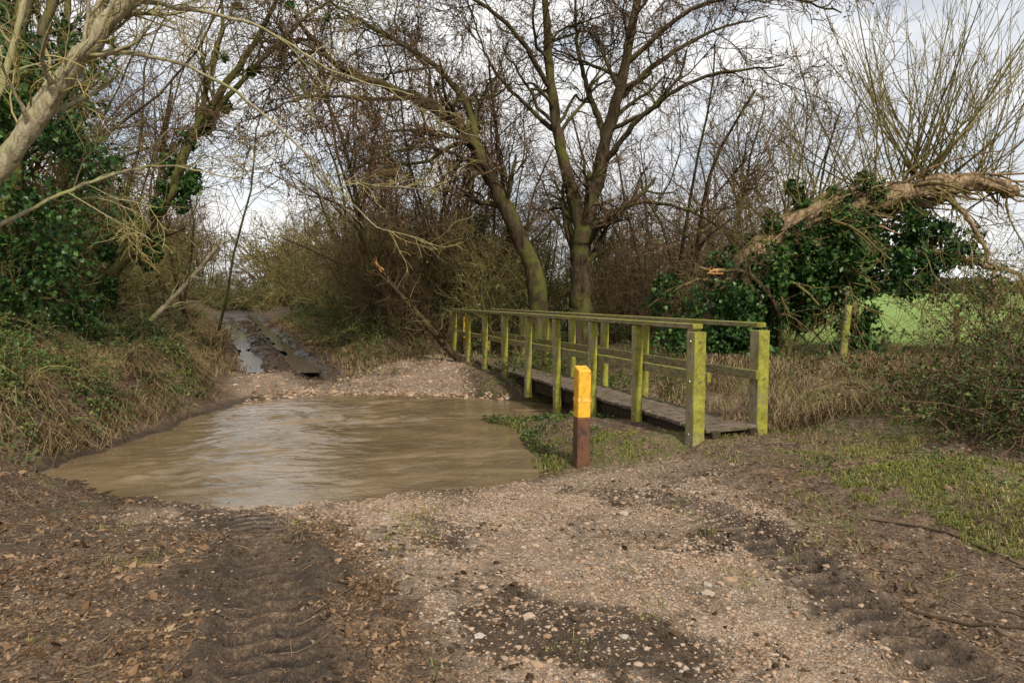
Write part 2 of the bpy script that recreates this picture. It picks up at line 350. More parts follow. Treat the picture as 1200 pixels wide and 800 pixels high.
# ------------------------------------------------------------------ footbridge
br=empty('footbridge'); u=np.array([-.348,.9375,0]); v=np.array([.9375,.348,0]); k=np.array([0,0,1.])
A0=np.array([1.93,7.12,0]); LB_=9.5; Wd=.82
ub=np.array([u[0]*9.5,u[1]*9.5,-.1]); ub/=np.linalg.norm(ub); kb=np.cross(v,ub)
kb=kb if kb[2]>0 else -kb
gp=Geo(); gr=Geo(); gd=Geo(); gb=Geo(); gt=Geo()
for side in (0,1):
    base=A0+v*Wd*side; sgn=1 if side==0 else -1
    for j in range(9):
        t=j/8; s=t*LB_; zt=1.22-.1*t; c=base+u*s; hwid=.072 if j in(0,8) else .05
        zb=-.15 if j in(0,8) else (-.55 if j%2 else -.2)
        if j==1: zb=-.4
        if j in(0,8): zt-=.02
        w=nrm(k+rng.normal(size=3)*.008)
        hgt=(zt-zb)/2; box(gp,c+k*(zb+hgt),u,v,w,hwid,hwid,hgt)
        for zz in (zt-.1,zt-.52,zt-1.08):
            cc=c+k*zz
            tubes(gt,np.array([[cc-v*sgn*(hwid-.001),cc-v*sgn*(hwid+.012)]]),np.array([[.014,.012]]),8)
            if j==0: tubes(gt,np.array([[cc-u*(hwid-.001),cc-u*(hwid+.012)]]),np.array([[.014,.012]]),8)
    io=v*sgn*(.072+.024)
    box(gr,base+u*LB_/2+k*(1.17+.035),ub,v,kb,LB_/2+.02,.062,.026)
    box(gr,base+io+u*LB_/2+k*(1.22-.50-.05),ub,v,kb,LB_/2+.1,.024,.05)
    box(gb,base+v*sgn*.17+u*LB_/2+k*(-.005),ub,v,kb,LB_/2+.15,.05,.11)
n=int((LB_+.2)/.155)
for j in range(n):
    s=-.1+j*.155+.07; c=A0+v*Wd/2+u*s+k*(.155-.1*s/9.5+rng.normal()*.004)
    box(gd,c,ub,v,kb,.069,Wd/2-.078+rng.uniform(-.01,.01),.022)
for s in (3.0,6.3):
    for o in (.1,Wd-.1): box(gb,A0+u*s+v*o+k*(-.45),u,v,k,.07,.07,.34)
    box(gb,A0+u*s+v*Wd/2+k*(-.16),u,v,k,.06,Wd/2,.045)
mb,nt,b_=mat('galvanised_bolt'); b_.inputs['Base Color'].default_value=(.55,.55,.52,1); b_.inputs['Roughness'].default_value=.5; b_.inputs['Metallic'].default_value=.6
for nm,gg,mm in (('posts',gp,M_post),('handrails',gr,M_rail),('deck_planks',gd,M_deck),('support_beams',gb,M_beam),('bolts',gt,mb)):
    o=gg.obj('footbridge_'+nm,[mm],False,br)
    if nm!='bolts':
        bv=o.modifiers.new('b','BEVEL'); bv.width=.007; bv.segments=2; bv.limit_method='ANGLE'
def paint(name,a,c2,sc=6):
    m,nt,b=mat(name); co=coord(nt,(1,1,.5)); f=noise(nt,co,sc,6,.8)
    nt.links.new(ramp(nt,f,[(.38,a),(.5,c2)]),b.inputs['Base Color']); b.inputs['Roughness'].default_value=.6
    nt.links.new(bump(nt,f,.5,.008),b.inputs['Normal']); return m
M_y=paint('yellow_paint',(.34,.16,.02),(.68,.37,.020),14); M_rust=paint('rust_stained_wood',(.035,.018,.012),(.12,.05,.024),9)
M_band=paint('reflective_band',(.5,.2,.02),(.8,.45,.08),30)
def marker(x,y,rz,h,sp=.44):
    e=empty('marker_post'); e.location=(x,y,float(H(x,y))-.05); e.rotation_euler=(0,0.015,rz)
    g=Geo(); box(g,(0,0,(sp-.15)/2),(1,0,0),(0,1,0),(0,0,1),.07,.07,(sp+.15)/2); o=g.obj('lower_post',[M_rust],False,e); o.modifiers.new('b','BEVEL').width=.008
    g=Geo()
    V=np.array([[a*.0705,b_*.0705,z] for z in (sp,h) for b_ in(-1,1) for a in(-1,1)]); V[4:,2]+=np.array([-.03,-.03,.01,.01])
    g.add(V,[[0,2,3,1],[4,5,7,6],[0,1,5,4],[2,6,7,3],[0,4,6,2],[1,3,7,5]]); o=g.obj('painted_top',[M_y],False,e); o.modifiers.new('b','BEVEL').width=.008
    g=Geo(); box(g,(0,0,h-.34),(1,0,0),(0,1,0),(0,0,1),.0735,.0735,.02); g.obj('band',[M_band],False,e)
    return e
e_=marker(.73,7.12,.28,.97); e_.location.z=-.14
marker(-1.15,16.7,.3,.95)
def fpost(x,y,h,lean,r=.055):
    z=float(H(x,y)); g=Geo(); P,R=limb([(x,y,z-.2),(x+lean*.5,y,z+h*.5),(x+lean,y+.02,z+h)],r,r*.9,10,.05); tubes(g,P[None],R[None],9)
    n=9; g.F.append((np.array([[g.n-n+i for i in range(n)]]),0)); return g.obj('fence_post',[M_rail],True)
fpost(5.9,12.2,1.05,.12,.07); fpost(8.9,13.6,1.0,-.05); fpost(11.8,15,1.,.04)
# ------------------------------------------------------------------ trees
def tree(name,limbs,mats,spec,extra=None,sides=10):
    g=Geo(); P=np.array([l[0] for l in limbs]); R=np.array([l[1] for l in limbs]); tubes(g,P,R,sides,0)
    lv=[(P,R)]
    for q in spec:
        src=lv[q.get('src',-1)]
        Q=grow(src[0],src[1],q['n'],q.get('t0',.2),q.get('t1',1.),q['L'][0],q['L'][1],q.get('ang',.8),q.get('K',6),q.get('wob',.18),q.get('trop',.05),q.get('ratio',.6),q.get('rmin',.004))
        tubes(g,Q[0],Q[1],q.get('s',3),q.get('m',1)); lv.append(Q)
    if extra: extra(g,lv)
    return g.obj(name,mats,True),lv
def buds(n,size,m):
    def f(g,lv):
        P=lv[-1][0]; i=rng.integers(0,len(P),n); k=rng.integers(1,P.shape[1],n); leaves(g,P[i,k],size,m,.5)
    return f
def flare(PR,amt=1.6,L=4):
    P,R=PR; R=R.copy(); R[:L]*=np.linspace(amt,1,L); return P,R
ly=15.
trunkR=[(1.45,ly,-.1),(1.5,ly,1.2),(1.5,ly,2.4),(1.62,ly,3.1)]
al=[flare(limb(trunkR,.27,.20,28,.06)),
    limb([(1.62,ly,3.0),(1.85,ly,4.0),(2.05,ly-.1,5.0),(2.4,ly-.2,6.3),(2.6,ly-.3,7.7),(2.7,ly-.3,9.5),(3,ly-.5,11)],.17,.04,28,.1),
    limb([(1.55,ly,2.8),(1.3,ly+.1,3.8),(1.02,ly+.2,4.9),(.83,ly+.3,6.3),(.72,ly+.3,7.7),(.6,ly+.4,9.2),(.4,ly+.2,11)],.16,.035,28,.1),
    limb([(2.0,ly-.1,4.8),(1.7,ly+.5,6),(1.45,ly+.8,7.2),(1.4,ly+1,8.8)],.08,.02,28,.15),
    limb([(1.9,ly,4.2),(2.7,ly-.7,5.2),(3.8,ly-1.2,5.8),(5.2,ly-1.6,5.9)],.07,.015,28,.2),
    limb([(2.2,ly-.1,5.6),(3.2,ly+.5,6.6),(4.5,ly+.8,7.4),(5.8,ly+1,7.8)],.07,.015,28,.2),
    limb([(.85,ly+.3,6.0),(0,ly-.4,7.0),(-1.2,ly-1,7.6),(-2.4,ly-1.4,7.8)],.06,.015,28,.2),
    limb([(1.65,ly-.1,2.9),(2.6,ly-.8,3.4),(3.6,ly-1.5,3.1),(4.3,ly-2,2.5)],.05,.015,28,.2),
    limb([(2.45,ly-.2,6.4),(3.6,ly-.9,7.2),(5.0,ly-1.3,7.3),(6.3,ly-1.5,6.9)],.06,.015,28,.2),
    limb([(1.0,ly+.2,5.0),(.3,ly+.8,5.8),(-.5,ly+1.2,6.8),(-1.,ly+1.4,8.2)],.06,.015,28,.2)]
sp=[dict(n=95,L=(1.4,3.2),K=9,ang=.9,ratio=.42,rmin=.014,t0=.3,wob=.24,trop=.03,s=5,m=0),
    dict(n=600,L=(.7,1.6),K=6,ang=.8,ratio=.5,rmin=.009,t0=.25,wob=.26,trop=.0,s=4,m=0),
    dict(n=4200,L=(.3,.8),K=5,ang=.75,ratio=.6,rmin=.0068,wob=.28,trop=.0),
    dict(n=11500,L=(.12,.34),K=3,ang=.8,ratio=.7,rmin=.0055,wob=.2)]
tree('alder_tree',al,[M_bark,M_twig,M_twig],sp,buds(6500,.045,2),12)
bl=[flare(limb([(.62,ly-.3,-.1),(.55,ly-.3,1.6),(.27,ly-.3,2.5),(-.28,ly-.4,3.6),(-.75,ly-.5,4.55),(-1.2,ly-.6,5.05),(-2.,ly-.8,5.55),(-2.9,ly-1,5.8),(-3.6,ly-1.2,6.2),(-4.2,ly-1.4,6.9)],.22,.035,40,.09)),
    limb([(-.7,ly-.5,4.5),(-1.0,ly-.2,5.6),(-1.8,ly,6.5),(-3.1,ly+.2,7.3),(-4.2,ly+.3,8)],.09,.02,40,.12),
    limb([(-1.8,ly-.8,5.5),(-2.7,ly-1.5,5.3),(-3.8,ly-2,5.2),(-4.8,ly-2.3,4.7)],.05,.012,40,.2),
    limb([(-.4,ly-.4,3.9),(-1.1,ly-1.2,4.3),(-2.,ly-1.8,4.3),(-3.2,ly-2.3,3.7)],.045,.012,40,.2)]
sp2=[dict(n=56,L=(1.,2.7),K=9,ang=.9,ratio=.45,rmin=.012,t0=.3,s=5,m=0,trop=.04,wob=.24),
    dict(n=380,L=(.6,1.3),K=6,ang=.8,ratio=.5,rmin=.009,t0=.25,wob=.26,trop=.0,s=4,m=0),
    dict(n=2700,L=(.3,.75),K=5,ang=.75,ratio=.6,rmin=.0068,wob=.28,trop=.0),
    dict(n=7500,L=(.12,.34),K=3,ang=.8,ratio=.7,rmin=.0055,wob=.2)]
tree('alder_tree',bl,[M_bark,M_twig,M_twig],sp2,buds(4500,.045,2),12)
pl=[flare(limb([(-8.0,8.2,.6),(-7.0,8.1,1.6),(-6.2,8,2.65),(-5.45,8,3.6),(-4.9,8,4.3),(-4.25,8,4.95),(-3.3,8,5.5)],.14,.07,28,.1)),
    limb([(-5.2,8,4.0),(-4.7,8.2,4.4),(-3.9,8.8,4.35),(-3.1,9.2,3.8),(-2.4,9.6,3.0),(-1.9,9.8,2.5)],.03,.008,28,.3),
    limb([(-6.3,8,2.6),(-6.1,8.3,3.9),(-5.9,8.6,5.2),(-5.8,8.8,6.4)],.05,.02,28,.15),
    limb([(-4.9,8,4.3),(-4.9,8.5,5.2),(-4.6,8.8,6.2)],.05,.015),
    limb([(-6.6,8.1,2.1),(-5.6,8.8,2.9),(-4.8,9.4,3.3),(-3.9,9.9,3.2)],.028,.008,28,.3),
    limb([(-4.3,8,4.9),(-3.3,9,5.0),(-2.4,9.6,4.6),(-1.4,10,4.4)],.025,.008,28,.3)]
sp3=[dict(n=42,L=(.7,2.0),K=8,ang=.8,ratio=.35,rmin=.01,t0=.2,s=4,m=0,trop=.02),
    dict(n=230,L=(.5,1.1),K=6,ang=.7,ratio=.5,rmin=.005,wob=.22,trop=-.02),
    dict(n=1200,L=(.2,.5),K=4,ang=.7,ratio=.6,rmin=.004,wob=.22)]
tree('leaning_ash_tree',pl,[M_pale,M_twig_y],sp3,None,12)
def ivy(g,limbs,n,spread,size,m,t0=0.,t1=1.,hang=0.,dz=0.):
    nc=max(8,n//140)
    P=np.array([l for l in limbs]); i=rng.integers(0,len(P),nc); f=rng.uniform(t0,t1,nc)*(P.shape[1]-1.01); k=f.astype(int); a=(f-k)[:,None]
    C=P[i,k]*(1-a)+P[i,k+1]*a+rng.normal(size=(nc,3))*spread*.75; C[:,2]-=np.abs(rng.normal(size=nc))*hang+dz
    j=rng.integers(0,nc,n); q=C[j]+nrm(rng.normal(size=(n,3)))*(spread*rng.uniform(.35,.75,nc)[j]*rng.uniform(.5,1.05,n)**.5)[:,None]
    q[:,2]-=np.abs(rng.normal(size=n))*hang*.25
    leaves(g,q,size,m,.8,.2,.9)
def ivytree(pts,r,n,spread,hang=.25,t1=.75,lv=1.):
    L_=[flare(limb(pts,r,r*.25,28,.1))]
    p=np.array(pts[-2]); q=np.array(pts[-1])
    L_.append(limb([pts[-3],(p+q)/2+[.6,.3,.2],q+[1.4,.2,.3]],r*.4,.01,28,.2)); L_.append(limb([pts[-3],(p+q)/2+[-.8,.3,.3],q+[-1.5,.4,.5]],r*.4,.01,28,.2))
    spx=[dict(n=int(34*lv),L=(.8,2.4),K=7,ang=.9,ratio=.4,rmin=.01,t0=.2,s=4,m=0),dict(n=int(240*lv),L=(.5,1.2),K=5,ang=.8,ratio=.5,rmin=.007,trop=0.),dict(n=int(1600*lv),L=(.2,.6),K=4,ang=.7,ratio=.6,rmin=.005)]
    def ex(g,lvv):
        ivy(g,lvv[0][0][:1],n,spread,.075,2,0.,t1,hang)
        ivy(g,lvv[1][0],n//8,spread*.4,.06,2,0.,.5,.1)
    return tree('ivy_covered_tree',L_,[M_mossy,M_twig_o,M_ivy],spx,ex,10)
ivytree([(-7.6,10,.6),(-7.4,10,2.2),(-7.1,10,4.2),(-7.0,10.2,6.),(-6.6,10.2,8)],.2,13000,.7,.35,.6)
ivytree([(-8.7,13,.6),(-7.6,13,1.9),(-6.5,13,3.3),(-5.9,13,4.6),(-5.0,13,5.8),(-4.3,13,7.)],.14,4500,.28,.12,.75)
ivytree([(-9.6,14.5,.6),(-9.4,14.5,2.5),(-9.2,14.5,4.2),(-9.3,14.5,6.),(-9,14.5,8.5)],.2,7000,.6,.3,.6)
g=Geo(); P,R=limb([(-8.1,14,.3),(-7.4,14,1.0),(-6.7,14,1.7),(-6.0,14,2.5)],.07,.035); tubes(g,P[None],R[None],8)
Q=grow(P[None],R[None],14,.2,1,.5,1.3,.8,6,.2,.0,.4,.008); tubes(g,*Q,4); g.obj('broken_sapling',[M_pale])
# ------------------------------------------------------------------ fallen willow
wy_=13.
arch=[(3.5,wy_+.2,0),(3.85,wy_+.1,1.1),(4.2,wy_,1.75),(4.8,wy_,2.45),(5.5,wy_,2.95),(6.2,wy_,3.15),(7.1,wy_-.1,3.42),(7.9,wy_-.2,3.58),(8.6,wy_-.2,3.58),(9.3,wy_-.2,3.45)]
wl=[flare(limb(arch,.33,.12,40,.14),1.4),
    limb([(4.6,wy_+.2,2.2),(5.4,wy_+.4,2.6),(6.3,wy_+.3,2.75),(7.2,wy_+.2,3.1),(8.0,wy_+.0,3.3),(8.9,wy_+.1,3.75)],.17,.06,40,.2),
    limb([(3.9,wy_+.3,.1),(4.5,wy_+.5,.9),(5.2,wy_+.7,1.8),(5.9,wy_+.6,2.5)],.16,.08,40,.1),
    limb([(6.2,wy_+.3,2.8),(6.4,wy_+.3,2.0),(6.6,wy_+.1,1.2),(6.75,wy_,.2)],.08,.06,40,.2),
    limb([(5.6,wy_+.3,2.4),(6.6,wy_+.2,2.3),(7.6,wy_-.1,2.35),(8.6,wy_-.3,2.15),(9.8,wy_-.4,1.7)],.11,.03,40,.3),
    limb([(8.0,wy_-.2,3.4),(8.5,wy_-.4,2.7),(8.8,wy_-.5,1.8),(8.7,wy_-.5,.6)],.05,.02,40,.4)]
def wx_(g,lv):
    Pm=lv[0][0][0]; Rm=lv[0][1][0]
    for q in range(60):
        a=rng.integers(9,38); ang=rng.uniform(0,6.28); ln=rng.uniform(.5,1.6)*(1 if a<30 else .75)
        o=np.array([0,math.cos(ang),math.sin(ang)])*Rm[a]*.9
        d=nrm(Pm[min(a+3,39)]-Pm[a]+rng.normal(size=3)*.12)
        P,R=limb([Pm[a]+o,Pm[a]+o*1.25+d*ln*.5+rng.normal(size=3)*.05,Pm[a]+o*1.2+d*ln+rng.normal(size=3)*.09],rng.uniform(.025,.07),.01,9,.3); tubes(g,P[None,:],R[None,:],5,3)
    for c,n,L0,L1,r in (((7.7,wy_,3.7),60,2.2,4.8,.019),((5.7,wy_,3.0),24,1.5,3.4,.014),((8.8,wy_,3.5),38,1.5,4.5,.015),((6.8,wy_,3.4),22,2.,4.,.016),((4.6,wy_,2.2),20,1.2,3.,.012)):
        p0=np.array(c)+rng.normal(size=(n,3))*[.28,.12,.08]; d=rng.normal(size=(n,3))*[.62,.5,.1]+[0,0,1.]
        P=walk(p0,d,rng.uniform(L0,L1,n),9,.06,.05); R=r*rng.uniform(.5,1.2,n)[:,None]*np.linspace(1,.25,9)[None]; tubes(g,P,R,4,1)
        Q=grow(P,R,n*5,.25,1,.3,1.0,.45,5,.1,.06,.55,.0058); tubes(g,*Q,3,1)
        Q2=grow(*Q,n*6,.2,1,.15,.5,.5,4,.1,.03,.6,.005); tubes(g,*Q2,3,1)
    ivy(g,lv[0][0][:1],15000,.40,.085,2,.08,.62,.5,.30)
    ivy(g,lv[0][0][:1],3200,.24,.08,2,.2,.62,.0,-.2)
    ivy(g,lv[0][0][1:3],17000,.42,.085,2,.0,.9,.55,.1)
    ivy(g,lv[0][0][3:5],9000,.34,.08,2,.0,1.,.25)
    ivy(g,lv[0][0][:1],10000,.52,.085,2,.0,.2,.3)
spw=[dict(n=110,L=(.7,2.4),K=7,ang=1.1,ratio=.2,rmin=.01,t0=.0,trop=-.2,s=4),dict(n=650,L=(.4,1.1),K=5,ang=.8,ratio=.5,rmin=.006,trop=-.05),dict(n=2500,L=(.2,.5),K=4,ang=.7,ratio=.6,rmin=.005)]
tree('fallen_willow_tree',wl,[M_torn,M_twig_o,M_ivy,M_torn],spw,wx_,12)
def stub(pts,r):
    g=Geo(); P,R=limb(pts,r,r*.5); tubes(g,P[None],R[None],7,0)
    e=P[-1]; d=nrm(P[-1]-P[-3])
    for q in range(7):
        P2,R2=limb([e-d*.1+rng.normal(size=3)*.02,e+d*.1+rng.normal(size=3)*.03,e+d*rng.uniform(.12,.28)+rng.normal(size=3)*.05],.026,.006,5); tubes(g,P2[None],R2[None],4,1)
    Q=grow(P[None],R[None],12,.1,.9,.6,1.6,.9,6,.2,-.05,.4,.008); tubes(g,*Q,3,2); Q=grow(*Q,60,.1,1,.3,.8,.8,4,.2,0,.5,.005); tubes(g,*Q,3,2)
    g.obj('broken_branch',[M_bark,M_fresh,M_twig])
stub([(-1.2,15,.1),(-1.9,15,.9),(-2.5,14.9,1.6),(-2.85,14.8,2.1)],.08)
stub([(5.2,13.4,.1),(4.9,12.6,1.2),(4.2,12.2,1.9),(3.6,12,1.95)],.06)
# ------------------------------------------------------------------ thicket meshes
def shrub(h,spread,nst,mats,fine=1.,leafn=0,r=.03,trop=.05,rm=1.):
    g=Geo(); b0=rng.normal(size=(nst,3))*[.35,.35,0]; d=rng.normal(size=(nst,3))*[spread,spread,.1]+[0,0,1]
    P=walk(b0,d,rng.uniform(.6,1.1,nst)*h,10,.12,trop); R=r*rng.uniform(.5,1.3,nst)[:,None]*np.linspace(1,.3,10)[None]; tubes(g,P,R,4,0)
    Q=grow(P,R,int(nst*8*fine),.12,1,h*.18,h*.42,.75,6,.2,.02,.5,.008*rm); tubes(g,*Q,3,1)
    Q2=grow(*Q,int(nst*42*fine),.1,1,h*.08,h*.2,.8,4,.22,.0,.55,.006*rm); tubes(g,*Q2,3,1)
    Q3=grow(*Q2,int(nst*110*fine),.1,1,h*.03,h*.10,.8,3,.25,.0,.6,.0055*rm); tubes(g,*Q3,3,1)
    if leafn:
        i=rng.integers(0,len(Q2[0]),leafn); c=Q2[0][i,rng.integers(0,4,leafn)]+rng.normal(size=(leafn,3))*.08
        keep=rng.uniform(size=leafn)<np.clip(1.3-c[:,2]/(h*.6),.05,1); leaves(g,c[keep],.07,2,.4)
    return g.mesh('shrub',mats,True)
sh_br=[shrub(5.5,.33,12,[M_bark,M_twig,M_leafg]) for _ in range(2)]
sh_ol=[shrub(5.,.42,12,[M_mossy,M_twig_o,M_leafg],1,2200) for _ in range(3)]
sh_ye=[shrub(4.2,.5,13,[M_mossy,M_twig_y,M_leafg],.9,900) for _ in range(2)]
sh_tall=[shrub(10,.22,5,[M_bark,M_twig,M_leafg],1.7,0,.085,.05,1.5) for _ in range(2)]
sh_far=[shrub(6,.4,9,[M_mossy,M_twig_o,M_leafg],.6,900,.05,.05,2.6),shrub(6,.4,9,[M_bark,M_twig,M_leafg],.6,400,.05,.05,2.6)]
def lowbush(leafn,mats,lf=.05):
    g=Geo(); n=50; b0=rng.normal(size=(n,3))*[.6,.5,0]; d=rng.normal(size=(n,3))*[.8,.8,.1]+[0,0,1]
    P=walk(b0,d,rng.uniform(.7,1.6,n)*1.,9,.2,-.12); R=.008*np.linspace(1,.5,9)[None]*np.ones((n,1)); tubes(g,P,R,3,1)
    Q=grow(P,R,320,.1,1,.2,.6,.8,5,.25,-.05,.6,.004); tubes(g,*Q,3,1)
    Q2=grow(*Q,900,.1,1,.08,.25,.8,3,.25,0,.7,.0035); tubes(g,*Q2,3,1)
    if leafn:
        i=rng.integers(0,len(Q2[0]),leafn); leaves(g,Q2[0][i,rng.integers(0,3,leafn)]+rng.normal(size=(leafn,3))*.03,lf,2,.3)
    return g.mesh('bush',mats,True)
lb=[lowbush(2000,[M_bark,M_twig,M_leafg]),lowbush(2300,[M_bark,M_twig_o,M_ivy]),lowbush(500,[M_bark,M_twig_y,M_straw])]
bb=[lowbush(4200,[M_bark,M_twig,M_leafg],.035)]
def scatter(name,items):
    e=empty(name)
    for (x,y,ms,s0,s1,sz) in items:
        me=ms[rng.integers(len(ms))]; s=rng.uniform(s0,s1)
        place(name+'_part',me,e,(x,y,float(H(x,y,False))-.08),rng.uniform(0,6.28),(s,s,s*sz))
U=rng.uniform
it=[]
for y in np.arange(16.5,34,1.9):
    for q in range(2):
        o=U(3.2,4.1)+q*U(1.8,3.); s=1+.01*(y-16)
        it.append((xc(y)+o,y,sh_ol+sh_br+sh_ye[:1],.65*s,.95*s,U(.85,1.1)))
for y in np.arange(34,60,3.5): it.append((xc(y)+U(3,5),y,sh_far,.9,1.2,U(.85,1.1)))
for x in np.arange(-3.4,7.6,.95):
    it.append((x+U(-.3,.3),U(18.5,21)-.15*abs(x),sh_br+sh_ol,.7,1.0,U(.6,.9)))
    it.append((x+U(-.3,.3),U(21,26),sh_br+sh_ol[:1],.85,1.1,U(.7,1.0)))
for x in np.arange(2.4,6,1.1): it.append((x,U(15.5,17),sh_br+sh_ye[:1],.35,.5,1.))
for x in np.arange(6,13.5,2.2): it.append((x,U(14.6,16.5)+.15*(x-6),sh_br+sh_ye,.2,.3,.85))
scatter('thicket',it)
it=[]
for y in np.arange(9.5,34,1.7):
    for q in range(2):
        o=U(2.6,3.6)+q*U(1.8,3.2); s=1+.01*(y-8)
        it.append((float(xL(y))-o-(.4 if y<12 else 0),y+U(-.5,.5),sh_ol+sh_ye,.55*s,.85*s,U(.85,1.15)))
for y in np.arange(34,60,3.5): it.append((float(xL(y))-U(2.5,5),y,sh_far,.9,1.2,1.))
for x,y in [(-17.5,44),(-19,45),(-20.5,46),(-16,43),(-14.5,42),(-18.2,48),(-22,51),(-24,54),(-21.5,57)]: it.append((x,y,sh_far,.5,.8,.7))
scatter('thicket',it)
it=[]
for x,y in [(-4.2,24),(-2,22),(0,27),(3,24),(5,28),(7.5,24),(-5,30),(-13,24),(-12,18),(-11,12),(11,30),(15,34),(-20,45),(-10,15),(-9,19),(-6.4,27),(-8.8,11.5),(-3,18.5),(6.5,19),(9.5,22),(-1,19.5),(4.2,18)]:
    it.append((x,y,sh_tall,.7,1.05,1.))
scatter('bare_trees',it)
it=[]
for x in np.arange(-45,16,4.4): it.append((x,U(58,68),sh_far,1.2,1.6,U(.7,1)))
scatter('woodland_edge',it)
it=[]
for y in np.arange(15.5,30,1.3): it.append((xc(y)+U(2.7,3.3),y,lb[:2],.7,1.0,.8))
for y in np.arange(12.5,30,1.3): it.append((xL(y)-U(1.3,1.9),y,lb,.5,.8,.7))
for x in np.arange(-21,-10,.9): it.append((x,41+U(-1,1)-.25*(x+15),lb,1.5,2.1,.8))
for x in np.arange(-3,3.5,.9): it.append((x,17.5+U(-.6,.8)+.3*max(0,-x-1),lb[:2],.8,1.2,.9))
for y in np.arange(7.6,12,.55): it.append((-6.1+U(-.6,.3),y,lb[:2]+lb[:1]+lb[2:],.38,.62,.75))
for x,y in [(-6.9,8.4),(-7.4,9.4),(-6.4,7.6)]: it.append((x,y,[lb[1]],.6,.85,1.1))
for x in np.arange(2.5,12,.95): it.append((x,12.2+U(-.4,1.)+.12*x,lb,.4,.65,.65))
for x in np.arange(6,13,1.6): it.append((x,14+U(-.4,.6)+.12*(x-6),lb,.45,.6,.65))
for x in np.arange(.2,2.2,.8): it.append((x,13+U(-.6,.6),lb,.5,.8,.8))
scatter('undergrowth',it)
it=[(5.1,7.1,bb,1.1,1.2,1.0),(5.9,7.5,bb,1.3,1.4,1.05),(4.9,6.3,bb,.75,.85,.9),(6.6,8.3,bb,1.3,1.4,1.0),(4.6,8.0,lb[2:],.6,.7,1.),(5.7,6.4,bb,1.,1.1,1.1),(5.3,8.6,lb[:1],.8,.9,.9)]
scatter('bramble_bush',it)
it=[(8.7,11.6,sh_ye,.5,.6,1.),(9.6,12,sh_ye,.6,.7,1.)]
scatter('willow_shrub',it)
g=Geo(); n=20000; x=U(-20,330,n); hh=(2.5+5*np.clip(fbm(x*.05,x*0+3,41)+.3,0,1)); z=U(0,1,n)**.8*hh; yy=210+rng.normal(size=n)*2.5
leaves(g,np.stack([x,yy,z],1),1.1,0); g.obj('distant_hedgerow',[flat('hedge',[(.3,(.06,.06,.04)),(.7,(.14,.14,.09))],.1)])
# ------------------------------------------------------------------ ground cover
def sample(n,x0,x1,y0,y1,w,bias=True):
    xo=[];yo=[]; c=0
    while c<n:
        x=U(x0,x1,n*2); y=U(y0,y1,n*2); z=zones(x,y); p=w(z,x,y)
        if bias: p=p*np.clip((4.5/np.hypot(x,y))**1.3,0,1)
        k=U(size=n*2)<p; xo.append(x[k]);yo.append(y[k]);c+=k.sum()
    x=np.concatenate(xo)[:n];y=np.concatenate(yo)[:n]; return np.stack([x,y,H(x,y)],1)
def stonesg(g,C,size,m=0):
    ico=np.array([[0,0,1],[.894,0,.447],[.276,.851,.447],[-.724,.526,.447],[-.724,-.526,.447],[.276,-.851,.447],[.724,.526,-.447],[-.276,.851,-.447],[-.894,0,-.447],[-.276,-.851,-.447],[.724,-.526,-.447],[0,0,-1]])
    F=np.array([[0,1,2],[0,2,3],[0,3,4],[0,4,5],[0,5,1],[1,6,2],[2,7,3],[3,8,4],[4,9,5],[5,10,1],[6,7,2],[7,8,3],[8,9,4],[9,10,5],[10,6,1],[11,7,6],[11,8,7],[11,9,8],[11,10,9],[11,6,10]])
    n=len(C); s=size*np.exp(rng.normal(size=n)*.4); sc=np.stack([s*U(.7,1.3,n),s*U(.7,1.2,n),s*U(.35,.65,n)],1)
    V=ico[None]*sc[:,None]*(1+.17*rng.normal(size=(n,12,1))); a=U(0,6.28,n)[:,None]; ca,sa_=np.cos(a),np.sin(a)
    x=V[:,:,0]*ca-V[:,:,1]*sa_; y=V[:,:,0]*sa_+V[:,:,1]*ca; V=np.stack([x,y,V[:,:,2]],-1)+C[:,None]
    g.add(V,(F[None]+(np.arange(n)*12)[:,None,None]).reshape(-1,3),m)
pat=lambda x,y,s,a=.5:np.clip(a+2.5*fbm(x*1.7,y*1.7,s),.12,1)
def offrut(x,y):
    r=1.+0*x
    for a,b,wr,am in RUTS:
        d,t=linedist(x,y,a,b); d=d+.05*np.sin(t*1.7); r=r*(1-.95*am*np.exp(-(np.abs(d)/(wr*1.1))**5)*(y<5.6))
    return r
g=Geo(); C=sample(32000,-5,4,2.2,7,lambda z,x,y:(z[0]*(1-.75*z[1])*(z[6]>-.05)+.05)*pat(x,y,12,.45)*offrut(x,y))
stonesg(g,C,.0058); C=sample(1800,-4,4,2.2,7,lambda z,x,y:(z[0]*(z[6]>-.25)+.03)*pat(x,y,14,.5)*offrut(x,y)); stonesg(g,C,.011)
C=sample(3000,-5,0,12,18,lambda z,x,y:z[0],False); stonesg(g,C,.018)
C=sample(500,-4.6,0,11.4,13,lambda z,x,y:((z[6]>-.3)&(z[6]<.3)).astype(float),False); stonesg(g,C,.03)
g.obj('gravel_stones',[M_stone],False)
g=Geo(); C=sample(5000,-4,4.5,2.2,7,lambda z,x,y:(np.clip(z[1],0,1)*pat(x,y,15)+.03)*offrut(x,y)); stonesg(g,C,.009); C=sample(120,-4,4.5,2.2,7,lambda z,x,y:(np.clip(z[1],0,1)+.04)*offrut(x,y)); stonesg(g,C,.016)
C=sample(2000,-15,-2,13.2,30,lambda z,x,y:z[1]*(np.abs(x-xc(y))<1.8)*(1-z[5]),False); stonesg(g,C,.028)
g.obj('mud_clods',[M_clod],False)
g=Geo(); C=sample(45000,-7,5.5,2.2,8.5,lambda z,x,y:(z[4]*(z[6]>.1)*np.where(x<0,1,.35)*np.clip(.6+2.5*fbm(x*2,y*2,77),0.05,1)+.008*(z[6]>.1)+.12*z[2])*offrut(x,y)); C[:,2]+=.004
leaves(g,C,.028,0,0.,.15,.55,.6)
